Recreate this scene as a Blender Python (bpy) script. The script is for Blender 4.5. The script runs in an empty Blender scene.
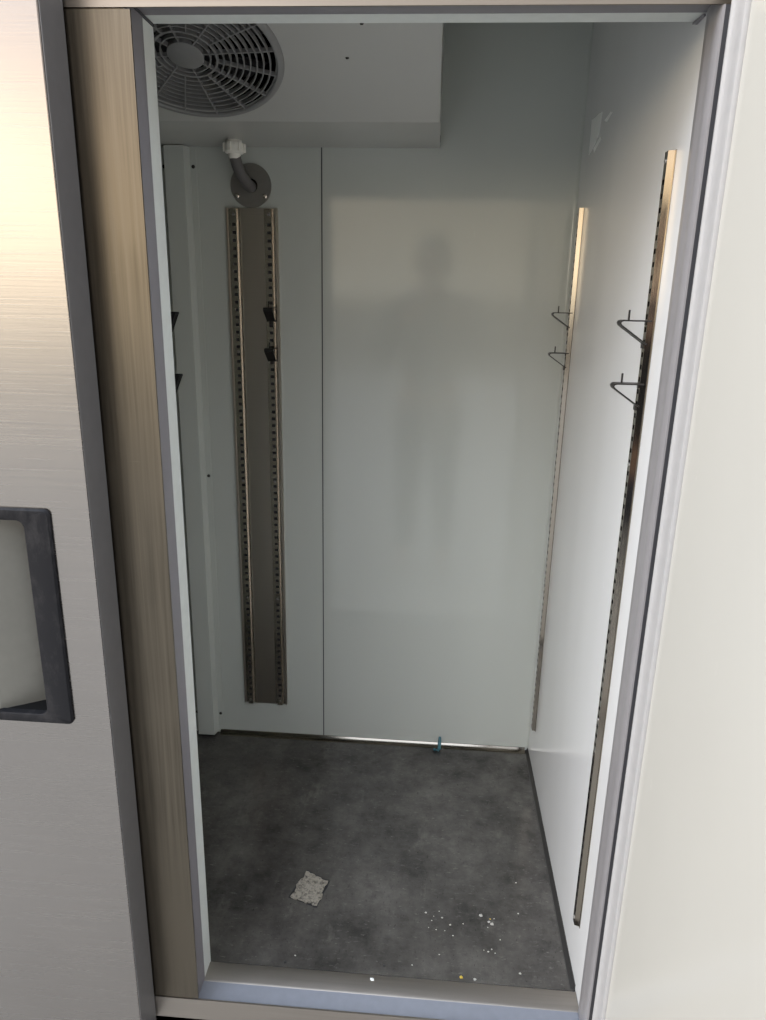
import bpy, bmesh, math, random
from mathutils import Vector, Matrix
random.seed(7)
S = bpy.context.scene
COL = S.collection
PI = math.pi

# ------------------------------------------------------------------ materials
def newmat(name):
    m = bpy.data.materials.new(name); m.use_nodes = True
    nt = m.node_tree; b = nt.nodes['Principled BSDF']
    return m, nt, b

def coords(nt, scale=(1, 1, 1)):
    tc = nt.nodes.new('ShaderNodeTexCoord'); mp = nt.nodes.new('ShaderNodeMapping')
    mp.inputs['Scale'].default_value = scale
    nt.links.new(tc.outputs['Object'], mp.inputs['Vector'])
    return mp.outputs['Vector']

def noise(nt, vec, scale, detail=3, rough=.5):
    n = nt.nodes.new('ShaderNodeTexNoise'); n.inputs['Scale'].default_value = scale
    n.inputs['Detail'].default_value = detail; n.inputs['Roughness'].default_value = rough
    nt.links.new(vec, n.inputs['Vector']); return n.outputs['Fac']

def ramp(nt, fac, stops):
    r = nt.nodes.new('ShaderNodeValToRGB')
    e = r.color_ramp.elements
    while len(e) < len(stops): e.new(.5)
    for i, (p, c) in enumerate(stops):
        e[i].position = p
        e[i].color = (c, c, c, 1) if isinstance(c, (int, float)) else (*c, 1)
    nt.links.new(fac, r.inputs['Fac']); return r.outputs['Color']

def mix(nt, fac, a, b):
    m = nt.nodes.new('ShaderNodeMix'); m.data_type = 'RGBA'
    for sock, v in ((m.inputs[0], fac), (m.inputs[6], a), (m.inputs[7], b)):
        if hasattr(v, 'is_linked') or hasattr(v, 'links'): nt.links.new(v, sock)
        elif isinstance(v, (int, float)): sock.default_value = v
        else: sock.default_value = (*v, 1)
    return m.outputs[2]

def bump(nt, b, height, strength, dist=.001):
    bp = nt.nodes.new('ShaderNodeBump'); bp.inputs['Strength'].default_value = strength
    bp.inputs['Distance'].default_value = dist
    nt.links.new(height, bp.inputs['Height']); nt.links.new(bp.outputs['Normal'], b.inputs['Normal'])

def plain(name, col, rough=.5, metal=0, spec=.5, bumpy=0):
    m, nt, b = newmat(name)
    v = coords(nt)
    n = noise(nt, v, 60, 4)
    c = mix(nt, ramp(nt, n, [(.3, 0), (.7, 1)]), tuple(x * .93 for x in col), col)
    nt.links.new(c, b.inputs['Base Color'])
    b.inputs['Roughness'].default_value = rough; b.inputs['Metallic'].default_value = metal
    b.inputs['Specular IOR Level'].default_value = spec
    if bumpy: bump(nt, b, n, bumpy)
    return m

def painted(name, col, rough, wob=.25):
    m, nt, b = newmat(name)
    v = coords(nt, (1, 1, .35))
    n = noise(nt, v, 5, 2)
    c = mix(nt, ramp(nt, n, [(.35, 0), (.65, 1)]), tuple(x * .965 for x in col), col)
    sc = noise(nt, coords(nt, (1, 1, .25)), 55, 5, .65)
    c = mix(nt, ramp(nt, sc, [(.68, 0), (.76, .5)]), c, tuple(min(1, x * 1.12) for x in col))
    nt.links.new(c, b.inputs['Base Color'])
    b.inputs['Roughness'].default_value = rough
    b.inputs['Specular IOR Level'].default_value = .5
    bump(nt, b, noise(nt, coords(nt, (1, 1, .4)), 7, 1), wob, .004)
    return m

def brushed(name, col, rough, grain=(1, 1, 90), spread=.12, tone=.12, scratch=True):
    m, nt, b = newmat(name)
    v = coords(nt, grain)
    n = noise(nt, v, 6, 5, .6)
    big = noise(nt, coords(nt), 4, 3)
    c = mix(nt, ramp(nt, n, [(.3, 0), (.7, 1)]), tuple(x * (1 - tone) for x in col), col)
    c = mix(nt, ramp(nt, big, [(.35, 0), (.7, 1)]), c, tuple(x * .9 for x in col))
    if scratch:
        s = noise(nt, coords(nt, tuple(1 if g > 1 else 14 for g in grain)), 9, 6, .7)
        c = mix(nt, ramp(nt, s, [(.66, 0), (.74, .45)]), c, tuple(min(1, x * 1.3) for x in col))
    nt.links.new(c, b.inputs['Base Color'])
    b.inputs['Metallic'].default_value = 1
    mr = nt.nodes.new('ShaderNodeMapRange')
    mr.inputs['To Min'].default_value = rough - spread / 2; mr.inputs['To Max'].default_value = rough + spread / 2
    nt.links.new(n, mr.inputs['Value']); nt.links.new(mr.outputs['Result'], b.inputs['Roughness'])
    bump(nt, b, n, .12, .0006)
    return m

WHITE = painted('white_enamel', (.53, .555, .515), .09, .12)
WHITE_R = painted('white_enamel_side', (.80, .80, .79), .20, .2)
WHITE_D = painted('white_liner', (.46, .445, .40), .16, .22)
UNIT = painted('unit_enamel', (.50, .50, .47), .28, .08)
GRILLE = plain('grille_plastic', (.26, .26, .255), .45)
STEEL_V = brushed('steel_vertical_grain', (.16, .138, .106), .33, (26, 26, .5), .24, .5)
STEEL_H = brushed('steel_horizontal_grain', (.335, .312, .288), .26, (.8, .8, 60), .12, .08)
STEEL_D = brushed('steel_dark_header', (.30, .265, .225), .36, (.8, .8, 60), .12, .15)
STEEL_P = brushed('steel_panel', (.55, .51, .45), .36, (.7, .7, 50), .1, .12, False)
STEEL_B = brushed('bright_steel', (.70, .64, .56), .24, (50, 50, 1), .1, .2, False)
STEEL_R = brushed('standard_steel', (.32, .285, .235), .10, (50, 50, 1), .08, .2, False)
STEEL_S = brushed('steel_sill', (.38, .345, .305), .42, (.8, 40, 40), .15, .2)
PLATE = plain('grey_plate', (.28, .27, .25), .42, .7)
DARKST = plain('dark_steel', (.05, .047, .045), .42, .8)
BREAK = plain('breaker_plastic', (.21, .2, .215), .42)
LIGHTST = plain('white_plastic_strip', (.66, .69, .66), .4)
BLACKP = plain('black_plastic', (.022, .023, .028), .5, 0, .4)
BLACK = plain('black_void', (.004, .004, .004), .8, 0, .15)
GASKET = plain('grey_gasket', (.40, .39, .38), .45)
DGASKET_SHADE = plain('dark_gasket_and_shade', (.05, .05, .055), .6)  # gaskets and seams; also paints the shade inside the slots
NUT = plain('white_nylon', (.88, .86, .78), .45)
TUBE = plain('grey_rubber_tube', (.13, .125, .12), .6)
TEAL = plain('teal_plastic', (.05, .16, .19), .4)
PALE = plain('pale_white', (.95, .96, .93), .3)
CRUMB = plain('pale_crumb', (.45, .43, .38), .8)
YELLOW = plain('yellow_crumb', (.6, .42, .06), .7)
DARKCR = plain('dark_crumb', (.02, .02, .02), .8)
PAVE = plain('paving', (.34, .325, .30), .85)

# black worn bezel
m, nt, b = newmat('worn_black_plastic'); BEZEL = m
v = coords(nt, (1, 1, .5)); n = noise(nt, v, 40, 6, .7)
nt.links.new(mix(nt, ramp(nt, n, [(.5, 0), (.75, .6)]), (.006, .0062, .008), (.045, .042, .042)), b.inputs['Base Color'])
b.inputs['Roughness'].default_value = .6; b.inputs['Specular IOR Level'].default_value = .2; bump(nt, b, n, .2)

# floor steel
m, nt, b = newmat('floor_steel'); FLOORM = m
v = coords(nt)
n1 = noise(nt, v, 6, 8, .68); n2 = noise(nt, v, 38, 6, .65); n3 = noise(nt, coords(nt, (1, .5, 1)), 15, 5, .7)
c = mix(nt, ramp(nt, n1, [(.35, 0), (.68, 1)]), (.068, .063, .058), (.21, .196, .178))
c = mix(nt, ramp(nt, n2, [(.5, 0), (.8, .5)]), c, (.05, .048, .044))
c = mix(nt, ramp(nt, n3, [(.6, 0), (.75, .5)]), c, (.30, .28, .25))
n4 = noise(nt, coords(nt, (1, 3, 1)), 60, 6, .75)
c = mix(nt, ramp(nt, n4, [(.58, 0), (.66, .5)]), c, (.33, .31, .28))
n5 = noise(nt, coords(nt, (2.5, 1, 1)), 90, 5, .75)
c = mix(nt, ramp(nt, n5, [(.60, 0), (.66, .7)]), c, (.035, .032, .03))
nt.links.new(c, b.inputs['Base Color']); b.inputs['Metallic'].default_value = .55
mr = nt.nodes.new('ShaderNodeMapRange'); mr.inputs['To Min'].default_value = .10; mr.inputs['To Max'].default_value = .30
nt.links.new(n1, mr.inputs['Value']); nt.links.new(mr.outputs['Result'], b.inputs['Roughness'])
bump(nt, b, n2, .08, .0006)

# adhesive residue
m, nt, b = newmat('adhesive'); ADH = m
n = noise(nt, coords(nt), 110, 5, .75); n2 = noise(nt, coords(nt), 300, 3, .7)
c = mix(nt, ramp(nt, n, [(.38, 0), (.55, 1)]), (.05, .042, .033), (.33, .295, .235))
c = mix(nt, ramp(nt, n2, [(.45, 0), (.6, .6)]), c, (.40, .365, .305))
nt.links.new(c, b.inputs['Base Color']); b.inputs['Roughness'].default_value = .8; bump(nt, b, n, .8, .002)

# ------------------------------------------------------------------ mesh helpers
def box(bm, x0, x1, y0, y1, z0, z1, bev=0, seg=2):
    vs = [bm.verts.new((x, y, z)) for x in (x0, x1) for y in (y0, y1) for z in (z0, z1)]
    fs = [bm.faces.new([vs[i] for i in f]) for f in
          ((0, 1, 3, 2), (4, 6, 7, 5), (0, 4, 5, 1), (2, 3, 7, 6), (0, 2, 6, 4), (1, 5, 7, 3))]
    if bev:
        es = list({e for f in fs for e in f.edges})
        bmesh.ops.bevel(bm, geom=es, offset=bev, segments=seg, affect='EDGES', profile=.5)

def prism(bm, pts, fn, a, b):
    """extrude 2D outline pts from a to b; fn(p,q,t) gives the 3D point"""
    A = [bm.verts.new(fn(p, q, a)) for p, q in pts]; B = [bm.verts.new(fn(p, q, b)) for p, q in pts]
    n = len(pts)
    bm.faces.new(A[::-1]); bm.faces.new(B)
    for i in range(n): bm.faces.new((A[i], A[(i + 1) % n], B[(i + 1) % n], B[i]))

def tube(bm, path, r, seg=16, cap=True):
    path = [Vector(p) for p in path]; rings = []; up = Vector((1, 0, 0))
    for i, p in enumerate(path):
        t = (path[min(i + 1, len(path) - 1)] - path[max(i - 1, 0)]).normalized()
        a = (up - t * up.dot(t)).normalized(); c_ = t.cross(a)
        rr = r[i] if isinstance(r, (list, tuple)) else r
        rings.append([bm.verts.new(p + a * math.cos(2 * PI * k / seg) * rr + c_ * math.sin(2 * PI * k / seg) * rr) for k in range(seg)])
    for A, B in zip(rings, rings[1:]):
        for k in range(seg): bm.faces.new((A[k], A[(k + 1) % seg], B[(k + 1) % seg], B[k]))
    if cap: bm.faces.new(rings[0][::-1]); bm.faces.new(rings[-1])

def annulus(bm, r0, r1, z0, z1, seg=72):
    """flat ring around local Z"""
    R = []
    for k in range(seg):
        a = 2 * PI * k / seg; c_, s_ = math.cos(a), math.sin(a)
        R.append([bm.verts.new((r * c_, r * s_, z)) for r, z in ((r0, z0), (r1, z0), (r1, z1), (r0, z1))])
    for k in range(seg):
        A, B = R[k], R[(k + 1) % seg]
        for j in range(4): bm.faces.new((A[j], A[(j + 1) % 4], B[(j + 1) % 4], B[j]))

def lathe(bm, prof, M=Matrix(), seg=32):
    """(r, z) profile about local Z, moved by M; r=0 at both ends"""
    rings = []
    for r, z in prof:
        if r < 1e-6: rings.append([bm.verts.new(M @ Vector((0, 0, z)))])
        else: rings.append([bm.verts.new(M @ Vector((r * math.cos(2 * PI * k / seg), r * math.sin(2 * PI * k / seg), z))) for k in range(seg)])
    for A, B in zip(rings, rings[1:]):
        for k in range(seg):
            k2 = (k + 1) % seg
            if len(A) == 1 and len(B) > 1: bm.faces.new((A[0], B[k], B[k2]))
            elif len(B) == 1 and len(A) > 1: bm.faces.new((A[k], A[k2], B[0]))
            elif len(A) > 1: bm.faces.new((A[k], A[k2], B[k2], B[k]))

def obj(name, bm, mat, parent=None, smooth=False, kind=None, label=None):
    bmesh.ops.recalc_face_normals(bm, faces=bm.faces)
    me = bpy.data.meshes.new(name); bm.to_mesh(me); bm.free()
    me.materials.append(mat)
    if smooth:
        for p in me.polygons: p.use_smooth = True
        try: me.set_sharp_from_angle(angle=math.radians(38))
        except Exception: pass
    o = bpy.data.objects.new(name, me); COL.objects.link(o)
    if parent: o.parent = parent
    if kind: o['kind'] = kind
    if label: o['label'] = label
    return o

def tag(o, label, cat, group=None):
    o['label'] = label; o['category'] = cat
    if group: o['group'] = group
    return o

def thing(name, label, cat, loc=(0, 0, 0), group=None):
    o = bpy.data.objects.new(name, None); COL.objects.link(o); o.location = loc
    o.empty_display_size = .05
    return tag(o, label, cat, group)

def dup(root, label=None):
    r = root.copy(); COL.objects.link(r)
    if label: r['label'] = label
    for ch in list(root.children):
        c_ = ch.copy(); COL.objects.link(c_); c_.parent = r
        for g in ch.children:
            d = g.copy(); COL.objects.link(d); d.parent = c_
    return r

B = bmesh.new
def struct(name, boxes, mat, bev=0):
    bm = B()
    for a in boxes: box(bm, *a, bev=bev)
    return obj(name, bm, mat, kind='structure')

# ------------------------------------------------------------------ dimensions
W = .675          # width of the opening, right jamb at x = 0
D = .816          # back wall
XL = -1.52        # far left inner wall (behind the closed door)
ZC = 1.80         # inner ceiling
ZH = 1.528        # underside of the header
YJ = .092         # depth of the jambs

# ------------------------------------------------------------------ shell
bm = B()
box(bm, XL - .06, -.5742, D, D + .05, -.06, ZC + .05)
box(bm, -.5714, .06, D, D + .05, -.06, ZC + .05)
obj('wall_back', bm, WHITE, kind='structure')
struct('trim_18', [(-.5741, -.5715, D + .0008, D + .03, .001, ZC - .001)], DGASKET_SHADE)
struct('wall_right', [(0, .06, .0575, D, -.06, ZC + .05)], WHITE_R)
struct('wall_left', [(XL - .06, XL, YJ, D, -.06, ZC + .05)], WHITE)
struct('ceiling', [(XL, 0, .05, D, ZC, ZC + .05)], WHITE)
struct('floor', [(XL, 0, YJ, D, -.05, 0)], FLOORM)
# upturned cove of the floor pan
bm = B(); L0, L1 = -.868, -.009
prism(bm, [(D, 0), (D, .010), (D - .003, .0105), (D - .006, .0075), (D - .012, .002), (D - .016, 0)], lambda p, q, t: (t, p, q), L0, L1)
obj('baseboard_back', bm, STEEL_R, kind='structure', smooth=True)
bm = B()
prism(bm, [(0, 0), (0, .009), (-.0015, .009), (-.003, .005), (-.0065, .0012), (-.009, 0)], lambda p, q, t: (p, t, q), YJ + .004, D)
obj('baseboard_right', bm, plain('dark_cove', (.10, .095, .09), .4, .7), kind='structure', smooth=True)
# corner bead between back and right wall
bm = B()
prism(bm, [(0, D), (-.006, D), (-.003, D - .001), (-.001, D - .003), (0, D - .006)], lambda p, q, t: (p, q, t), .011, ZC)
obj('trim_1', bm, WHITE, kind='structure', smooth=True)

# front frame of stainless steel: mullion, header, sill rail, right stile
struct('trim_2', [(-.83, -.6675, 0, .003, .0225, 1.5135), (-.83, -.6766, .003, .09, .0, ZH)], STEEL_V)
struct('trim_3', [(XL - .06, .10, 0, .003, 1.5155, 1.86), (XL - .06, .06, .003, .05, 1.532, 1.86)], STEEL_D)
struct('trim_4', [(XL - .06, .10, .0, .003, -.026, .0185), (XL - .06, .10, .003, .05, -.06, -.0125)], STEEL_S)
struct('trim_5', [(.012, .10, 0, .003, .0205, 1.5145), (.0005, .06, .003, .0565, -.012, 1.531)], STEEL_V)
struct('trim_6', [(XL - .06, .10, .003, .03, -.28, -.0275)], STEEL_H)
# grey plastic breaker strips
def quadstrip(name, pts, fn, a, b, mat):
    bm = B(); prism(bm, pts, fn, a, b); return obj(name, bm, mat, kind='structure', smooth=True)
quadstrip('trim_7', [(-.6765, .0032), (-.675, .0032), (-.675, .0568), (-.6765, .0568)], lambda p, q, t: (p, q, t), .0, ZH, BREAK)
quadstrip('trim_8', [(.0004, .0575), (-.001, .0572), (-.003, .052), (-.0035, .034), (-.0025, .028), (-.0035, .022), (-.0035, .004), (-.002, .0005), (.0004, .0)], lambda p, q, t: (p, q, t), .0, ZH, plain('breaker_plastic_lit', (.27, .258, .26), .35))  # same plastic as the other strips, brighter light painted into its colour
quadstrip('trim_9', [(.0032, ZH + .003), (.0032, ZH - .001), (.0628, ZH), (.0628, ZH + .003)], lambda p, q, t: (t, p, q), -.6765, -.0005, BREAK)
quadstrip('trim_10', [(.0032, -.012), (.0032, .0), (.0505, .0010), (.0505, -.012)], lambda p, q, t: (t, p, q), -.6765, -.0035, plain('breaker_plastic_skylit', (.24, .25, .28), .25))  # same plastic, sky light painted in as a lighter, bluer colour
struct('trim_19', [(.0006, .0118, .0, .0029, .0190, 1.5150)], DGASKET_SHADE)
# white inner jamb strips
struct('trim_11', [(-.6765, -.675, .0572, YJ, 0, ZH - .004)], LIGHTST)
struct('trim_12', [(XL, -.0005, .0632, YJ, ZH, ZC)], LIGHTST)
# steel lip of the floor pan at the sill
bm = B()
prism(bm, [(.0510, -.05), (.0510, .000), (.0540, .0015), (.0885, .0030), (.0915, .0), (.0918, -.05)], lambda p, q, t: (t, p, q), -.6765, -.0005)
obj('trim_13', bm, STEEL_S, kind='structure', smooth=True)
# mitre joints of the strips (dark seams at the corners)
bm = B()
prism(bm, [(-.6768, .0195), (-.6735, .0195), (-.6735, YJ), (-.6768, YJ)], lambda p, q, t: (p, q, t), ZH - .0035, ZH - .0005)
obj('trim_14', bm, DGASKET_SHADE, kind='structure')
bm = B()
prism(bm, [(-.0006, .064), (-.003, .064), (-.0065, YJ), (-.0006, YJ)], lambda p, q, t: (p, q, t), ZH - .003, ZH - .0006)
obj('trim_15', bm, BREAK, kind='structure')
# inner post behind the mullion, left compartment front
struct('mullion_post', [(-.80, -.700, .0905, .150, 0.0, ZC)], WHITE)
struct('wall_front', [(XL - .06, -.83, .019, .09, -.06, ZC + .05)], WHITE)
# outer skins
struct('trim_17', [(XL - .06, .06, .03, D + .05, ZC + .051, ZC + .09)], STEEL_H)
# paving outside
bm = B(); box(bm, -9, 9, -12, 1.2, -.34, -.29); obj('ground', bm, PAVE, kind='structure')

# ------------------------------------------------------------------ evaporator unit
SL = .4
th = math.atan(SL)
EX0, EX1 = -1.20, -.309
EY0, EY1, EZ = .10, .575, 1.52
ev = thing('evaporator_unit', 'white sloped cooling unit with round fan grille hanging under the top of the back wall', 'cooling unit', ((EX0 + EX1) / 2, .6, 1.52))
def put(o):  # keep world placement under an Empty
    o.matrix_parent_inverse = Matrix.Translation(-o.parent.location); return o
# housing with a round hole: frame of the sloped plate
GC = Vector((-.738, EY1 - .180 * math.cos(th), EZ + .180 * math.sin(th)))
def slope(u, v, w=0):   # u along x, v up the slope from hinge line, w along outward (down/front) normal
    return Vector((u, EY1 - v * math.cos(th) - w * math.sin(th), EZ + v * math.sin(th) - w * math.cos(th)))
bm = B()
Ltop = (EY1 - EY0) / math.cos(th)
seg = 64; HR = .150
ring = []; rect = []
cu, cv = -.738, .180
for k in range(seg):
    a = 2 * PI * k / seg; c_, s_ = math.cos(a), math.sin(a)
    ring.append(bm.verts.new(slope(cu + HR * c_, cv + HR * s_)))
    # ray to rectangle
    t = min(((EX1 - cu) / c_ if c_ > 1e-9 else 1e9), ((EX0 - cu) / c_ if c_ < -1e-9 else 1e9),
            ((Ltop - cv) / s_ if s_ > 1e-9 else 1e9), ((0 - cv) / s_ if s_ < -1e-9 else 1e9))
    rect.append((cu + t * c_, cv + t * s_))
# snap the nearest samples to the corners
for cx_, cy_ in ((EX0, 0), (EX1, 0), (EX0, Ltop), (EX1, Ltop)):
    i = min(range(seg), key=lambda i: (rect[i][0] - cx_) ** 2 + (rect[i][1] - cy_) ** 2); rect[i] = (cx_, cy_)
rv = [bm.verts.new(slope(*p)) for p in rect]
for k in range(seg): bm.faces.new((ring[k], ring[(k + 1) % seg], rv[(k + 1) % seg], rv[k]))
# well behind the hole
deep = [bm.verts.new(slope(cu + HR * math.cos(2 * PI * k / seg), cv + HR * math.sin(2 * PI * k / seg), -.012)) for k in range(seg)]
for k in range(seg): bm.faces.new((ring[k], deep[k], deep[(k + 1) % seg], ring[(k + 1) % seg]))
housing = put(obj('housing', bm, UNIT, ev))
ztop = EZ + SL * (EY1 - EY0)
bm = B()
# side cheeks, base strip, front
for x0, x1 in ((EX0, EX0 + .0015), (EX1 - .0015, EX1)):
    prism(bm, [(D - .001, EZ), (EY1, EZ), (EY0, ztop), (EY0, ZC - .001), (D - .001, ZC - .001)], lambda p, q, t: (t, p, q), x0, x1)
box(bm, EX0 + .0016, EX1 - .0016, EY1, D - .001, EZ, EZ + .002)
box(bm, EX0 + .0016, EX1 - .0016, EY0, EY0 + .002, ztop, ZC - .001)
put(obj('casing', bm, UNIT, ev))
bm = B(); box(bm, EX1 - .0005, EX1 + .0006, .765, .775, EZ + .004, EZ + .016); put(obj('latch_slot', bm, BLACK, ev))
# dark well + fan
MG = Matrix.Translation(GC) @ Matrix.Rotation(th, 4, 'X') @ Matrix.Rotation(PI, 4, 'X')
MG = Matrix(((1, 0, 0, GC.x), (0, -math.cos(th), -math.sin(th), GC.y), (0, math.sin(th), -math.cos(th), GC.z), (0, 0, 0, 1)))
def putg(bm, name, mat, parent=ev, smooth=False):
    bm.transform(MG); o = obj(name, bm, mat, parent, smooth)
    return o
bm = B(); lathe(bm, [(.1495, -.001), (.1495, -.09), (0, -.09)], seg=48); well = put(putg(bm, 'fan_shroud', BLACK))
bm = B(); lathe(bm, [(0, -.02), (.032, -.02), (.035, -.024), (.035, -.07), (0, -.07)], seg=32)
for k in range(5):
    a0 = 2 * PI * k / 5
    rows = []
    for i in range(7):
        r = .034 + i * .0175; w = .30 + .25 * math.sin(i / 6 * 2.2)
        rows.append([bm.verts.new((r * math.cos(a0 + s * w + i * .05), r * math.sin(a0 + s * w + i * .05), -.045 + s * .016 + z)) for s, z in ((-1, 0), (0, .003), (1, 0), (1, -.002), (0, .001), (-1, -.002))])
    for A_, B_ in zip(rows, rows[1:]):
        for j in range(6): bm.faces.new((A_[j], A_[(j + 1) % 6], B_[(j + 1) % 6], B_[j]))
    bm.faces.new(rows[0]); bm.faces.new(rows[-1][::-1])
put(putg(bm, 'fan_blades', plain('fan_dark', (.035, .035, .037), .5), smooth=True))
# grille
bm = B()
lathe(bm, [(.1515, 0), (.1515, .004), (.154, .0065), (.160, .006), (.1635, .003), (.1645, 0), (.1515, 0)], seg=96)
NR = 11; r_h, r_r = .030, .152
for i in range(1, NR):
    r = r_h + (r_r - r_h) * i / NR
    wd = .0011 if i != 2 else .0018
    annulus(bm, r - wd, r + wd, -.003, .004, 96)
for k in range(16):
    a = 2 * PI * (k + .15) / 16
    r0 = r_h - .002 if not k % 2 else r_h + (r_r - r_h) * 2 / NR
    c_, s_ = math.cos(a), math.sin(a); w = .0011
    vs = []
    for z in (-.003, .0045):
        for r, s in ((r0, -w), (r_r, -w), (r_r, w), (r0, w)): vs.append(bm.verts.new((r * c_ - s * s_, r * s_ + s * c_, z)))
    for f in ((0, 1, 2, 3), (7, 6, 5, 4), (0, 4, 5, 1), (1, 5, 6, 2), (2, 6, 7, 3), (3, 7, 4, 0)): bm.faces.new([vs[i] for i in f])
gr = put(putg(bm, 'fan_grille', GRILLE, smooth=True)); gr['label'] = 'round grey plastic fan grille'
bm = B(); lathe(bm, [(0, -.004), (.0305, -.004), (.0305, .005), (.028, .0065), (0, .0075)], seg=40)
putg(bm, 'grille_hub', GRILLE, gr, True)
def slope_screw(u, y):
    v_ = (EY1 - y) / math.cos(th); p = slope(u, v_)
    M = Matrix.Translation(p) @ Matrix.Rotation(PI - th * 0, 4, 'X')
    bm = B(); lathe(bm, [(0, -.002), (.0032, -.002), (.0032, .0), (.0022, .0014), (0, .0018)], Matrix.Translation(p) @ Matrix.Rotation(PI + th, 4, 'X') , seg=14)
    put(obj('screw', bm, DARKST, ev, True))
slope_screw(-.436, .35); slope_screw(-.467, .419)

# ------------------------------------------------------------------ cover channel on the back wall
cc = thing('cable_cover', 'white folded metal cover channel screwed upright to the back wall, beside the left jamb', 'cover channel', (-.905, .80, 0))
bm = B()
y0 = .790
prism(bm, [(-.926, D), (-.926, y0 + .001), (-.925, y0), (-.882, y0), (-.880, y0 + .0005), (-.874, D - .0025), (-.860, D - .0022), (-.860, D)], lambda p, q, t: (p, q, t), .006, EZ - .002)
o = obj('cover_channel', bm, WHITE, cc); put(o)
bm = B(); box(bm, -.943, -.9265, D - .0015, D, .014, EZ - .003); put(obj('flange', bm, WHITE, cc))
def wall_screw(x, z, parent, y=None, r=.0042, mat=DARKST, name='screw'):
    y = D - .0024 if y is None else y
    M = Matrix.Translation((x, y, z)) @ Matrix.Rotation(PI / 2, 4, 'X')
    bm = B(); lathe(bm, [(0, 0), (r, 0), (r * .9, .0015), (r * .5, .0028), (0, .003)], M, 16)
    o = obj(name, bm, mat, parent, True)
    t = parent
    while t.parent: t = t.parent
    o.matrix_parent_inverse = Matrix.Translation(-t.location); return o
for z in (1.478, .755, .062):
    wall_screw(-.867, z, cc)
for z in (1.478, .062): wall_screw(-.935, z, cc, D - .0016)

# ------------------------------------------------------------------ slotted standards
def standard_bm(h, pitch=.0172, hole=(.0088, .0068), endhole=True):
    """hat-section slotted strip, lateral axis X (-.013..+.013), outward -Y (depth .009), height Z 0..h"""
    bm = B(); wx = .0065; dep = .009; tk = .001
    def slab(pts): prism(bm, pts, lambda p, q, t: (p, q, t), 0, h)
    slab([(-.0135, 0), (-.0135, -tk), (-.0085, -tk), (-.0085, 0)])
    slab([(.0085, 0), (.0085, -tk), (.0135, -tk), (.0135, 0)])
    slab([(-.0085, 0), (-.0085, -tk), (-wx, -dep), (-wx + tk, -dep + tk)])
    slab([(.0085, 0), (wx - tk, -dep + tk), (wx, -dep), (.0085, -tk)])
    # web with slots
    hx = hole[0] / 2
    box(bm, -wx, -hx, -dep, -dep + tk, 0, h); box(bm, hx, wx, -dep, -dep + tk, 0, h)
    n = int((h - .04) / pitch); z = 0.0
    zs = [.02 + pitch * (i + .5) for i in range(n)]
    prev = 0
    for zc in zs:
        box(bm, -hx, hx, -dep, -dep + tk, prev, zc - hole[1] / 2); prev = zc + hole[1] / 2
    box(bm, -hx, hx, -dep, -dep + tk, prev, h)
    return bm

def screw_local(x, z, parent, yy=-.009, r=.0035):
    M = Matrix.Translation((x, yy, z)) @ Matrix.Rotation(PI / 2, 4, 'X')
    bm = B(); lathe(bm, [(0, 0), (r, 0), (r * .85, .0014), (r * .3, .002), (0, .001)], M, 16)
    return obj('screw', bm, PLATE, parent, True)

# panel with two standards on the back wall
PH = 1.288
pp = thing('shelf_standard_panel', 'stainless steel plate carrying two slotted shelf standards, screwed to the back wall', 'shelf support', (-.7344, D, .104))
bm = B()
box(bm, -.0604, .0604, -.003, 0, 0, PH)
box(bm, -.0604, -.0575, -.006, -.003, 0, PH); box(bm, .0545, .0604, -.0065, -.003, 0, PH)
obj('back_plate', bm, STEEL_P, pp)
SH = PH - .004
STD = plain('standard_steel', (.30, .28, .25), .3, .9)
smesh = None
for x in (-.041, .041):
    o = obj('slotted_standard', standard_bm(SH), STEEL_B, pp); o.location = (x, -.003, .002)
    bm = B(); box(bm, -.0055, .0055, -.0022, -.0012, .001, SH - .001); obj('slot_shade', bm, DGASKET_SHADE, o)  # dark strip painting the shade seen through the slots
    for z in (.012, SH / 4, SH / 2 , SH * 3 / 4, SH - .012): screw_local(0, z, o)

# right wall standards (turned so that they face -X)
def right_standard(y, label):
    t = thing('slotted_standard', label, 'shelf standard', (0, y, .122))
    t.rotation_euler = (0, 0, -PI / 2)
    o = obj('strip', standard_bm(1.27), STEEL_R, t)
    bm = B(); box(bm, -.0055, .0055, -.0022, -.0012, .001, 1.269); obj('slot_shade', bm, DGASKET_SHADE, o)  # slot shade painted as a dark strip, as on the panel
    for z in (.012, .42, .85, 1.258): screw_local(0, z, o)
    return t
right_standard(.126, 'slotted steel shelf standard on the right wall, the one near the door opening')
right_standard(.735, 'slotted steel shelf standard on the right wall, the one in the far corner')
for z, lab in ((1.175, 'upper black wedge-shaped clip peeking out past the left jamb'), (1.085, 'lower black wedge-shaped clip peeking out past the left jamb')):
    bm = B()
    prism(bm, [(-.0006, 0), (.0222, 0), (.0222, -.0025), (.0208, -.005), (.004, -.046), (-.0006, -.050)], lambda p, q, t: (-.700 + p, t, z + q), .118, .134)
    tag(obj('wedge_clip', bm, BLACK), lab, 'shelf clip', 'black wedge clips at the left jamb')

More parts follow.
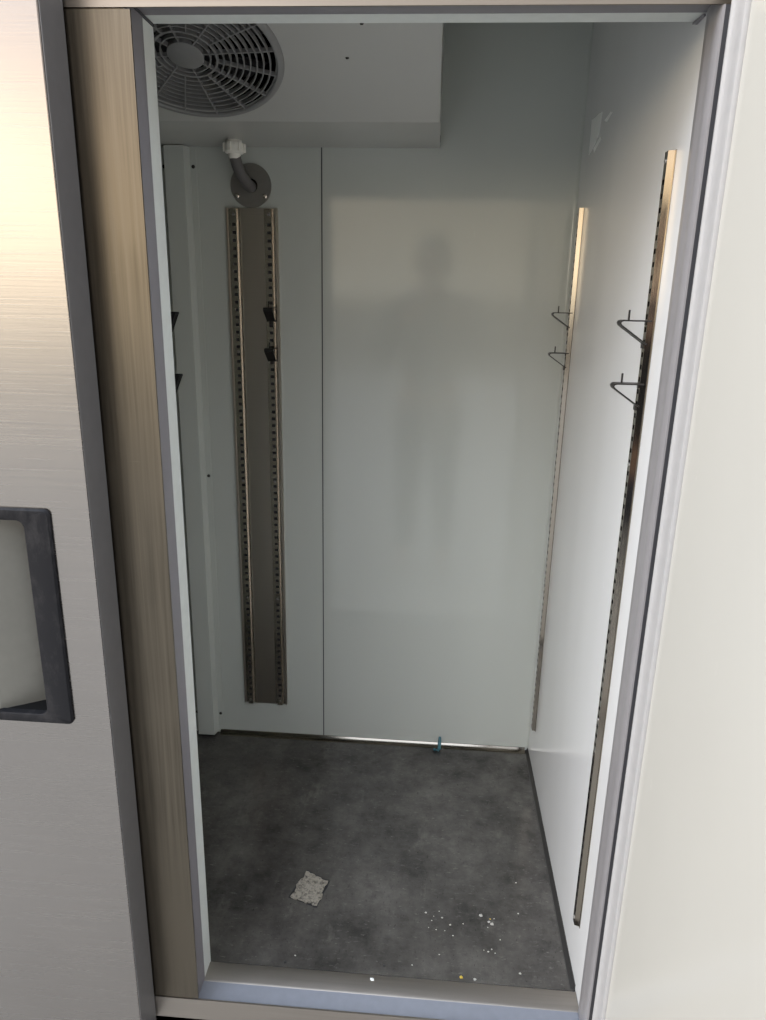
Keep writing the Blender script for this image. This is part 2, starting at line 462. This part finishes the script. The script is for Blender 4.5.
# ------------------------------------------------------------------ shelf clips
def clip_proto():
    """projects along -Y from the standard, band width along X; z=0 is the top of the clip"""
    w = .0105; tk = .0018
    out = [(.004, 0), (.030, 0), (.042, 0), (.0455, -.0012), (.047, -.004), (.0455, -.0075), (.040, -.0115), (.012, -.0305), (.008, -.033)]
    bm = B(); L = []
    n = len(out)
    for i, (p, q) in enumerate(out):
        a = Vector(out[max(i - 1, 0)]); c_ = Vector(out[min(i + 1, n - 1)]); d = (c_ - a).normalized(); nn = Vector((d.y, -d.x))
        # inner offset
        L.append((Vector((p, q)), Vector((p, q)) + nn * tk))
    def V(v, x): return bm.verts.new((x, -v.x, v.y))
    rows = [[V(o_, -w), V(o_, w), V(i_, w), V(i_, -w)] for o_, i_ in L]
    for A, C2 in zip(rows, rows[1:]):
        for j in range(4): bm.faces.new((A[j], A[(j + 1) % 4], C2[(j + 1) % 4], C2[j]))
    bm.faces.new(rows[0]); bm.faces.new(rows[-1][::-1])
    band = bm
    return band
def make_clip(label):
    t = thing('shelf_clip', label, 'shelf clip', (0, 0, 0), 'shelf clips hooked into the slotted standards')
    obj('band', clip_proto(), DARKST, t)
    bm = B(); box(bm, -.0012, .0012, -.0345, -.032, -.002, .0135, .0003); obj('prong', bm, DARKST, t)
    bm = B(); box(bm, -.003, .003, -.0105, -.002, -.0065, -.0015); obj('hook', bm, DARKST, t)
    bm = B(); box(bm, -.0045, .0045, -.0118, -.002, -.0385, -.031, .0008); obj('hook', bm, DARKST, t)
    return t
c0 = None
spots = [((0, .126, 1.178), -PI / 2, 'upper dark shelf clip on the near slotted standard of the right wall'),
         ((0, .126, 1.091), -PI / 2, 'lower dark shelf clip on the near slotted standard of the right wall'),
         ((0, .735, 1.178), -PI / 2, 'upper dark shelf clip on the corner slotted standard of the right wall'),
         ((0, .735, 1.091), -PI / 2, 'lower dark shelf clip on the corner slotted standard of the right wall'),
         ((-.693, D - .003, 1.174), 0, 'upper dark shelf clip on the steel panel of the back wall'),
         ((-.693, D - .003, 1.081), 0, 'lower dark shelf clip on the steel panel of the back wall')]
for loc, rz, lab in spots:
    if c0 is None: c = c0 = make_clip(lab)
    else: c = dup(c0, lab)
    c.location = loc; c.rotation_euler = (0, 0, rz)

# ------------------------------------------------------------------ drain hose with nut and round plate
pc = (-.735, D, 1.4395)
dh = thing('drain_hose', 'grey hose with white nut running from the cooling unit into a round steel plate', 'hose', pc)
bm = B()
path = []
P0, P1, P2, P3 = Vector((-.752, .745, 1.500)), Vector((-.752, .748, 1.462)), Vector((-.735, .778, 1.437)), Vector((-.735, D + .004, 1.436))
for i in range(17):
    t = i / 16; path.append(P0 * (1 - t) ** 3 + P1 * 3 * t * (1 - t) ** 2 + P2 * 3 * t * t * (1 - t) + P3 * t ** 3)
tube(bm, path, .0125, 18); put(obj('hose', bm, TUBE, dh, True))
bm = B()
prof = [(0, 1.5195), (.017, 1.5195), (.017, 1.514), (.0215, 1.513), (.0215, 1.497), (.019, 1.494), (.014, 1.493), (.0125, 1.487), (.0105, 1.483), (0, 1.483)]
lathe(bm, prof, Matrix.Translation((-.752, .745, 0)), 28)
put(obj('nut', bm, NUT, dh, True))['label'] = 'white plastic nut'
bm = B()
for k in range(6):
    a = PI / 3 * k + .3
    bm2 = bmesh.new(); box(bm2, .0195, .0245, -.004, .004, 1.4965, 1.5135, .001)
    bm2.transform(Matrix.Translation((-.752, .745, 0)) @ Matrix.Rotation(a, 4, 'Z'))
    me = bpy.data.meshes.new('t'); bm2.to_mesh(me); bm2.free(); bm.from_mesh(me); bpy.data.meshes.remove(me)
put(obj('nut_wings', bm, NUT, dh))
# plate ring with hole
bm = B(); MP = Matrix.Translation((pc[0], D, pc[2])) @ Matrix.Rotation(PI / 2, 4, 'X')
annulus(bm, .0155, .0470, 0.0, .0045, 64); bm.transform(MP)
put(obj('round_plate', bm, PLATE, dh))
bm = B(); lathe(bm, [(0, .0003), (.0154, .0003), (.0154, .001), (0, .001)], MP, 24); put(obj('hole', bm, BLACK, dh))
for dx in (-.032, .032):
    o = wall_screw(pc[0] + dx, pc[2] - .022, dh, D - .0045, .0055, STEEL_B)

# ------------------------------------------------------------------ left door (closed)
YF = -.060; DX1 = -.746; DX0 = -1.55; DZ0, DZ1 = -.03, 1.60
ld = thing('cabinet_door', 'closed brushed steel door at left with a black recessed handle', 'door', (-1.15, -.03, -.03))
hx0, hx1, hz0, hz1 = -.955, -.7985, .602, .925
bm = B()
xs = [DX0, hx0 + .004, hx1 - .004, DX1]; zs = [DZ0, hz0 + .004, hz1 - .004, DZ1]
yb = -.004
G = [[bm.verts.new((x, YF, z)) for z in zs] for x in xs]; K = [[bm.verts.new((x, yb, z)) for z in zs] for x in xs]
for i in range(3):
    for j in range(3):
        if not (i == 1 and j == 1): bm.faces.new((G[i][j], G[i + 1][j], G[i + 1][j + 1], G[i][j + 1]))
        bm.faces.new((K[i][j], K[i][j + 1], K[i + 1][j + 1], K[i + 1][j]))
for i in range(3):
    bm.faces.new((G[i][0], K[i][0], K[i + 1][0], G[i + 1][0])); bm.faces.new((G[i][3], G[i + 1][3], K[i + 1][3], K[i][3]))
    bm.faces.new((G[0][i], G[0][i + 1], K[0][i + 1], K[0][i])); bm.faces.new((G[3][i], K[3][i], K[3][i + 1], G[3][i + 1]))
es = [e for e in bm.edges if all(abs(v.co.x - DX1) < 1e-6 and abs(v.co.y - YF) < 1e-6 for v in e.verts)]
bmesh.ops.bevel(bm, geom=es, offset=.0018, segments=3, affect='EDGES', profile=.5)
put(obj('door_panel', bm, STEEL_H, ld))
bm = B(); box(bm, DX1 - .0002, DX1 + .0012, YF + .002, -.004, DZ0, DZ1); put(obj('edge_trim', bm, plain('edge_grey', (.16, .155, .155), .45, .3), ld))
bm = B()
for a in ((DX0 + .02, DX1 - .012, -.004, -.0003, DZ0 + .04, DZ0 + .055), (DX0 + .02, DX1 - .012, -.004, -.0003, DZ1 - .06, DZ1 - .045), (DX1 - .026, DX1 - .012, -.004, -.0003, DZ0 + .04, DZ1 - .045)): box(bm, *a)
put(obj('door_gasket', bm, DGASKET_SHADE, ld))
# handle: bezel with rounded corners, raised right grip, pocket, plate
def rrect(x0, x1, z0, z1, r, n=6):
    P = []
    for cx_, cz_, a0 in ((x1 - r, z1 - r, 0), (x0 + r, z1 - r, PI / 2), (x0 + r, z0 + r, PI), (x1 - r, z0 + r, 3 * PI / 2)):
        for i in range(n + 1):
            a = a0 + PI / 2 * i / n; P.append((cx_ + r * math.cos(a), cz_ + r * math.sin(a)))
    return P
bm = B()
outer = rrect(hx0, hx1, hz0, hz1, .008); inner = rrect(hx0 + .02, hx1 - .0365, hz0 + .0145, hz1 - .0165, .011)
oin = rrect(hx0 + .0025, hx1 - .0025, hz0 + .0025, hz1 - .0025, .007)
iin = rrect(hx0 + .0185, hx1 - .034, hz0 + .012, hz1 - .014, .012)
layers = [(outer, YF - .0002), (outer, YF - .003), (oin, YF - .0055), (iin, YF - .0060), (inner, YF - .0042), (inner, YF + .006)]
rows = [[bm.verts.new((p, y, q)) for p, q in L] for L, y in layers]
n = len(outer)
for A, C2 in zip(rows, rows[1:]):
    for k in range(n): bm.faces.new((A[k], A[(k + 1) % n], C2[(k + 1) % n], C2[k]))
put(hb := obj('handle', bm, BEZEL, ld, True)); hb['label'] = 'black worn plastic recessed handle'
# pocket behind the bezel: floor, roof, right wall
bm = B(); px0, px1 = hx0 + .005, hx1 - .0045; pz0, pz1 = hz0 + .0130, hz1 - .0150; ydp = -.008
box(bm, px0, px1, YF + .001, ydp, pz0 - .004, pz0); box(bm, px0, px1, YF + .001, ydp, pz1, pz1 + .004)
box(bm, px1 - .003, px1, YF + .001, ydp, pz0, pz1)
obj('handle_pocket', bm, BLACK, hb)
bm = B()
prism(bm, [(px0, YF + .002), (hx0 + .045, YF + .004), (-.842, ydp - .0055), (px1 - .003, ydp - .003), (px1 - .003, ydp - .001), (px0, ydp - .001)], lambda p, q, t: (p, q, t), pz0 + .0002, pz1 - .0002)
obj('handle_back_plate', bm, plain('handle_plate', (.20, .195, .17), .4, .35), hb)

# ------------------------------------------------------------------ right door (open)
ang = math.radians(11)
rd = thing('cabinet_door', 'open door at right showing its glossy white inner panel and grey gasket', 'door', (-.0015, -.021, -.03))
rd.rotation_euler = (0, 0, ang)       # local -Y runs along the open door, +X into its thickness
DW = .90; H = 1.62
bm = B(); box(bm, .010, .062, -DW, -.004, 0, H, .003); obj('door_panel', bm, STEEL_H, rd)
bm = B()
box(bm, .002, .0098, -DW + .01, -.014, .01, H - .01)
a0, a1, b0, b1 = -.052, -DW + .055, .055, H - .055
# raised dike around the inner panel
def frame(bm, y0, y1, z0, z1, w, x0, x1):
    O = [(y0, z0), (y1, z0), (y1, z1), (y0, z1)]; I = [(y0 + (w if y0 < y1 else -w), z0 + w), (y1 - (w if y0 < y1 else -w), z0 + w), (y1 - (w if y0 < y1 else -w), z1 - w), (y0 + (w if y0 < y1 else -w), z1 - w)]
    Rr = [[bm.verts.new((x, *p)) for p in Q] for Q, x in ((O, x1), (O, x0), (I, x0), (I, x1))]
    for A, C2 in zip(Rr, Rr[1:]):
        for k in range(4): bm.faces.new((A[k], A[(k + 1) % 4], C2[(k + 1) % 4], C2[k]))
obj('inner_panel', bm, WHITE_D, rd)
bm = B()
prof = [(-.005, .002), (-.005, -.001), (-.0065, -.0035), (-.010, -.0045), (-.013, -.003), (-.015, -.0022), (-.027, -.0028), (-.031, -.0036), (-.034, -.0032), (-.036, .0), (-.036, .002)]
def gfn(p, q, t): return (q, p, t)
prism(bm, prof, gfn, .012, H - .012)
def sweep_h(z, s):
    prism(bm, [(-q_[0], q_[1]) for q_ in prof], lambda p, q, t: (q, t, z + s * p), -DW + .012, -.048)
sweep_h(.006, 1); sweep_h(H - .006, -1)
prism(bm, [(-DW - q_[0], q_[1]) for q_ in prof][::-1], gfn, .012, H - .012)
obj('door_gasket', bm, GASKET, rd, True)
for z_ in (.02, H - .10):
    bm = B(); box(bm, .016, .05, -.003, .012, z_, z_ + .08, .003); obj('hinge', bm, STEEL_B, rd)

# ------------------------------------------------------------------ small things
def flat_patch(name, pts, z0, z1, mat, fn, jit=0, sub=5):
    bm = B(); P = []
    for i in range(len(pts)):
        a, c_ = Vector(pts[i]), Vector(pts[(i + 1) % len(pts)])
        for k in range(sub):
            p = a.lerp(c_, k / sub)
            if k: p += Vector((random.uniform(-jit, jit), random.uniform(-jit, jit)))
            P.append(tuple(p))
    prism(bm, P, fn, z0, z1); return obj(name, bm, mat)
up = lambda p, q, t: (p, q, t)
o = flat_patch('adhesive_residue', [(-.557, .254), (-.498, .236), (-.484, .303), (-.536, .325)], 0, .0012, ADH, up, .0028, 9)
tag(o, 'whitish rectangular patch of old adhesive stuck on the dark floor', 'residue')
g_ = flat_patch('grime_edge', [(-.560, .252), (-.496, .231), (-.480, .303), (-.534, .329)], -.0002, .0005, DARKCR, up, .0022, 9); g_.parent = o
wl = lambda p, q, t: (t, p, q)
o = flat_patch('pale_patch', [(.726, 1.493), (.729, 1.559), (.627, 1.551), (.642, 1.517), (.668, 1.505)], -.0006, .0004, PALE, wl, .002, 3)  # thin pale patches laid on the right wall
tag(o, 'largest pale patch, high on the right wall near the back corner', 'tape', 'pale patches on the right wall')
o = flat_patch('pale_patch', [(.598, 1.530), (.549, 1.534), (.530, 1.529), (.576, 1.523)], -.0006, .0004, PALE, wl, .001, 2)
tag(o, 'thin pale sliver right of the largest pale patch on the right wall', 'tape', 'pale patches on the right wall')
o = flat_patch('pale_patch', [(.682, 1.497), (.627, 1.508), (.612, 1.501), (.672, 1.488)], -.0006, .0004, PALE, wl, .001, 2)
tag(o, 'thin pale sliver just below the largest pale patch on the right wall', 'tape', 'pale patches on the right wall')

# teal hook lying over the cove
bm = B()
tube(bm, [(-.2455, .812, .030), (-.2455, .806, .022), (-.2455, .799, .012), (-.2460, .792, .0055), (-.250, .787, .004), (-.257, .786, .004), (-.261, .789, .005)], [.0032, .0042, .0046, .0045, .0043, .004, .0034], 10)
tag(obj('plastic_hook', bm, TEAL, smooth=True), 'small teal plastic hook lying against the floor edge at the back wall', 'hook')

def blob(name, x, y, z, s, mat, label, cat, group=None):
    s *= .72
    bm = B(); bmesh.ops.create_icosphere(bm, subdivisions=1, radius=1)
    for v in bm.verts: v.co *= random.uniform(.7, 1.25)
    zmin = min(v.co.z for v in bm.verts) * .45
    for v in bm.verts: v.co = Vector((v.co.x * s * 1.2 + x, v.co.y * s + y, (v.co.z * .45 - zmin) * s + z))
    o = obj(name, bm, mat); o.data.name = name
    return tag(o, label, cat, group)
grpA = [(-.274, .240, .0025), (-.253, .201, .0018), (-.241, .230, .0028), (-.225, .215, .0024), (-.262, .222, .0015), (-.247, .246, .0016), (-.220, .190, .0022), (-.199, .220, .0022), (-.236, .200, .0014), (-.268, .205, .0014), (-.258, .233, .0013)]
grpB = [(-.162, .243, .0045), (-.147, .229, .0036), (-.141, .223, .0050), (-.128, .189, .0018), (-.136, .238, .0020), (-.150, .216, .0018)]
grpC = [(-.153, .160, .0028), (-.146, .166, .0020), (-.140, .158, .0018), (-.161, .163, .0014)]
for x, y, s in grpA:
    blob('crumb', x, y, 0, s, CRUMB, 'tiny pale crumb in the left-hand scatter near the front of the floor', 'crumb', 'left scatter of crumbs')
for x, y, s in grpB:
    blob('crumb', x, y, 0, s, CRUMB, 'pale crumb in the brightest small cluster near the front right of the floor', 'crumb', 'bright cluster of crumbs')
for x, y, s in grpC:
    blob('crumb', x, y, 0, s, CRUMB, 'tiny pale crumb in the faint cluster just in front of the brightest one', 'crumb', 'front cluster of crumbs')
blob('crumb', -.144, .236, 0, .0022, YELLOW, 'yellowish crumb among the brightest cluster on the floor', 'crumb')
blob('crumb', -.082, .336, 0, .0025, CRUMB, 'lone pale crumb nearest the right wall, halfway back', 'crumb')
blob('crumb', -.086, .255, 0, .0022, CRUMB, 'lone pale crumb near the right wall, level with the bright cluster', 'crumb')
blob('crumb', -.097, .118, 0, .0030, CRUMB, 'lone pale crumb near the front right corner of the floor', 'crumb')
blob('crumb', -.247, .145, 0, .0018, CRUMB, 'lone tiny pale crumb in front of the left-hand scatter', 'crumb')
blob('crumb', -.298, .118, 0, .0018, CRUMB, 'lone tiny pale crumb near the middle of the sill', 'crumb')
blob('flake', -.370, .078, .0036, .0052, PALE, 'white flake lying on the steel sill lip', 'flake')
blob('flake', -.350, .112, 0, .0030, DARKCR, 'black speck on the floor just behind the white flake', 'speck')
blob('flake', -.536, .102, 0, .0040, DARKCR, 'black speck on the floor near the left end of the sill', 'speck')
blob('flake', -.520, .118, 0, .0022, CRUMB, 'pale speck beside the black one near the left end of the sill', 'speck')
blob('flake', -.207, .101, 0, .0048, YELLOW, 'yellow flake on the floor at the edge of the sill lip', 'flake')
blob('flake', -.182, .099, 0, .0036, CRUMB, 'pale flake right of the yellow one at the sill lip', 'flake')

# ------------------------------------------------------------------ photographer, standing in front of the opening
CLOTH = plain('navy_cloth', (.035, .037, .045), .85); JEANS = plain('dark_denim', (.03, .038, .06), .85)
SKIN = plain('skin', (.50, .33, .25), .5); HAIR = plain('dark_hair', (.025, .018, .013), .6)
def skinned(name, verts, edges, mat, parent, sub=2):
    me = bpy.data.meshes.new(name); bm = bmesh.new(); lay = bm.verts.layers.skin.verify()
    vs = [bm.verts.new(v[:3]) for v in verts]
    for a, b_ in edges: bm.edges.new((vs[a], vs[b_]))
    for i, (v, q) in enumerate(zip(vs, verts)):
        v[lay].radius = q[3] if isinstance(q[3], tuple) else (q[3], q[3]); v[lay].use_root = (i == 0)
    bm.to_mesh(me); bm.free(); me.materials.append(mat)
    o = bpy.data.objects.new(name, me); COL.objects.link(o)
    if parent: o.parent = parent
    mo = o.modifiers.new('skin', 'SKIN'); mo.use_smooth_shade = True
    su = o.modifiers.new('subsurf', 'SUBSURF'); su.levels = sub; su.render_levels = sub
    return o
PX, PY, G = -.33, -1.36, -.29
def P3(x, y, z, r): return (x, y, z, r)
pv = [P3(0, 0, .95, (.15, .11)), P3(0, 0, 1.15, (.135, .10)), P3(0, .01, 1.36, (.155, .11)), P3(0, 0, 1.47, (.09, .08)), P3(0, .015, 1.54, .055), P3(0, .03, 1.60, (.068, .075)), P3(0, .035, 1.70, (.075, .092)), P3(0, .03, 1.755, (.055, .07)),
      P3(-.19, 0, 1.44, .06), P3(-.27, .05, 1.18, .046), P3(-.13, .28, 1.40, .034), P3(-.085, .35, 1.43, (.022, .036)),
      P3(.19, 0, 1.44, .06), P3(.27, .05, 1.18, .046), P3(.13, .28, 1.40, .034), P3(.085, .35, 1.43, (.022, .036)),
      P3(-.09, 0, .86, .09), P3(-.10, .02, .50, .062), P3(-.11, 0, .10, .042), P3(-.115, .10, .045, (.042, .032)), P3(-.12, .18, .035, (.04, .022)),
      P3(.09, 0, .86, .09), P3(.10, .02, .50, .062), P3(.11, 0, .10, .042), P3(.115, .10, .045, (.042, .032)), P3(.12, .18, .035, (.04, .022))]
pe = [(0, 1), (1, 2), (2, 3), (3, 4), (4, 5), (5, 6), (6, 7), (3, 8), (8, 9), (9, 10), (10, 11), (3, 12), (12, 13), (13, 14), (14, 15), (0, 16), (16, 17), (17, 18), (18, 19), (19, 20), (0, 21), (21, 22), (22, 23), (23, 24), (24, 25)]
for s_, wr in ((-1, 11), (1, 15)):
    bx, by, bz = pv[wr][:3]
    for k in range(4):
        i0 = len(pv); zz = bz + .028 - k * .019
        pv += [P3(bx - s_ * .012, by + .030, zz, .010), P3(bx - s_ * .030, by + .052 - .004 * k, zz + .002, .009), P3(bx - s_ * .052, by + .050 - .004 * k, zz + .002, .008)]
        pe += [(wr, i0), (i0, i0 + 1), (i0 + 1, i0 + 2)]
    i0 = len(pv); pv += [P3(bx - s_ * .015, by + .0, bz - .005, .012), P3(bx - s_ * .040, by + .010, bz + .012, .010), P3(bx - s_ * .058, by + .014, bz + .02, .009)]
    pe += [(wr, i0), (i0, i0 + 1), (i0 + 1, i0 + 2)]
man = skinned('person', pv, pe, SKIN, None); man.location = (PX, PY, G)
tag(man, 'person in dark jacket and jeans holding up a phone, mirrored faintly in the back wall', 'person')
def part_skin(name, idx, grow, mat):
    m_ = {k: i for i, k in enumerate(idx)}
    vv = [(pv[k][0], pv[k][1], pv[k][2], tuple(x + grow for x in pv[k][3]) if isinstance(pv[k][3], tuple) else pv[k][3] + grow) for k in idx]
    ee = [(m_[a], m_[b_]) for a, b_ in pe if a in m_ and b_ in m_]
    return skinned(name, vv, ee, mat, man)
part_skin('jacket', [0, 1, 2, 3, 8, 9, 10, 12, 13, 14], .014, CLOTH)
part_skin('trousers', [0, 16, 17, 18, 21, 22, 23], .010, JEANS)
part_skin('shoe', [19, 20], .012, BLACKP); part_skin('shoe', [24, 25], .012, BLACKP)
bm = B(); lathe(bm, [(0, .105), (.045, .097), (.078, .06), (.092, .01), (.094, -.03), (.082, -.07), (.06, -.085)], Matrix.Translation((0, .008, 1.70)), 28)
for v_ in list(bm.verts):
    if v_.co.y > .075 and v_.co.z < 1.74: v_.co.y = .06
obj('hair', bm, HAIR, man, True)
EYE = plain('eye', (.05, .04, .035), .2)
for sx_ in (-.03, .03):
    bm = B(); bmesh.ops.create_icosphere(bm, subdivisions=2, radius=.011, matrix=Matrix.Translation((sx_, .118, 1.685))); obj('eye', bm, EYE, man, True)
bm = B(); prism(bm, [(.110, 1.70), (.142, 1.655), (.136, 1.645), (.110, 1.645)], lambda p, q, t: (t, p, q), -.011, .011); obj('nose', bm, SKIN, man, True)
bm = B(); box(bm, -.024, .024, .105, .122, 1.618, 1.626, .003); obj('mouth', bm, plain('lips', (.38, .16, .14), .5), man, True)
ph = thing('phone', 'dark phone held up in both hands of the person', 'phone', (-.30, -.953, 1.135))
bm = B(); box(bm, -.038, .038, -.004, .004, -.080, .080, .003); obj('phone_body', bm, BLACKP, ph, True)
bm = B(); box(bm, -.035, .035, -.0046, -.0041, -.076, .076); obj('screen', bm, plain('screen_glass', (.01, .01, .012), .1), ph)

# ------------------------------------------------------------------ light
w = bpy.data.worlds.new('sky'); S.world = w; w.use_nodes = True
nt = w.node_tree; bg = nt.nodes['Background']
tc = nt.nodes.new('ShaderNodeTexCoord'); sx = nt.nodes.new('ShaderNodeSeparateXYZ')
nt.links.new(tc.outputs['Generated'], sx.inputs['Vector'])
r = nt.nodes.new('ShaderNodeValToRGB'); e = r.color_ramp.elements
stops = [(0.0, (.16, .155, .15)), (.49, (.20, .19, .175)), (.505, (.95, .86, .70)), (.57, (1.0, .82, .58)), (.61, (.60, .53, .51)), (.68, (.38, .37, .40)), (.76, (1.3, 1.4, 1.55)), (1.0, (2.25, 2.5, 2.95))]
while len(e) < len(stops): e.new(.5)
for i, (p, c) in enumerate(stops): e[i].position = p; e[i].color = (*c, 1)
mr = nt.nodes.new('ShaderNodeMapRange'); mr.inputs['From Min'].default_value = -1; mr.inputs['From Max'].default_value = 1
nt.links.new(sx.outputs['Z'], mr.inputs['Value']); nt.links.new(mr.outputs['Result'], r.inputs['Fac'])
wn = nt.nodes.new('ShaderNodeTexNoise'); wm = nt.nodes.new('ShaderNodeMapping'); wm.inputs['Scale'].default_value = (1.6, 1.6, 14)
nt.links.new(tc.outputs['Generated'], wm.inputs['Vector']); nt.links.new(wm.outputs['Vector'], wn.inputs['Vector']); wn.inputs['Scale'].default_value = 1.7; wn.inputs['Detail'].default_value = 3
wr_ = nt.nodes.new('ShaderNodeMapRange'); wr_.inputs['From Min'].default_value = .3; wr_.inputs['From Max'].default_value = .7; wr_.inputs['To Min'].default_value = .62; wr_.inputs['To Max'].default_value = 1.35
nt.links.new(wn.outputs['Fac'], wr_.inputs['Value'])
vm = nt.nodes.new('ShaderNodeVectorMath'); vm.operation = 'SCALE'
nt.links.new(r.outputs['Color'], vm.inputs[0]); nt.links.new(wr_.outputs['Result'], vm.inputs['Scale'])
nt.links.new(vm.outputs['Vector'], bg.inputs['Color'])
dp = nt.nodes.new('ShaderNodeVectorMath'); dp.operation = 'DOT_PRODUCT'; dp.inputs[1].default_value = (-.88, -.47, 0)
nt.links.new(tc.outputs['Generated'], dp.inputs[0])
mx = nt.nodes.new('ShaderNodeMapRange'); mx.interpolation_type = 'SMOOTHSTEP'
mx.inputs['From Min'].default_value = .35; mx.inputs['From Max'].default_value = 1
mx.inputs['To Min'].default_value = 1.25; mx.inputs['To Max'].default_value = 5.8
nt.links.new(dp.outputs['Value'], mx.inputs['Value']); nt.links.new(mx.outputs['Result'], bg.inputs['Strength'])

# ------------------------------------------------------------------ camera
p_, y_, r_ = .288235932, -.0675263997, .0212758689
f = Vector((math.sin(y_) * math.cos(p_), math.cos(y_) * math.cos(p_), -math.sin(p_)))
r0 = Vector((math.cos(y_), -math.sin(y_), 0)); u0 = r0.cross(f)
rr = r0 * math.cos(r_) + u0 * math.sin(r_); uu = -r0 * math.sin(r_) + u0 * math.cos(r_)
cd = bpy.data.cameras.new('camera'); cam = bpy.data.objects.new('camera', cd); COL.objects.link(cam)
M = Matrix.Identity(4)
for i in range(3): M[i][0] = rr[i]; M[i][1] = uu[i]; M[i][2] = -f[i]; M[i][3] = (-.3001188, -.9278952, 1.2)[i]
cam.matrix_world = M
cd.sensor_fit = 'HORIZONTAL'; cd.sensor_width = 36; cd.lens = 714.011 / 766 * 36; cd.clip_start = .02
S.camera = cam
S.view_settings.view_transform = 'Standard'; S.view_settings.look = 'None'
S.view_settings.exposure = 0.1; S.view_settings.gamma = 1; S.view_settings.use_curve_mapping = False
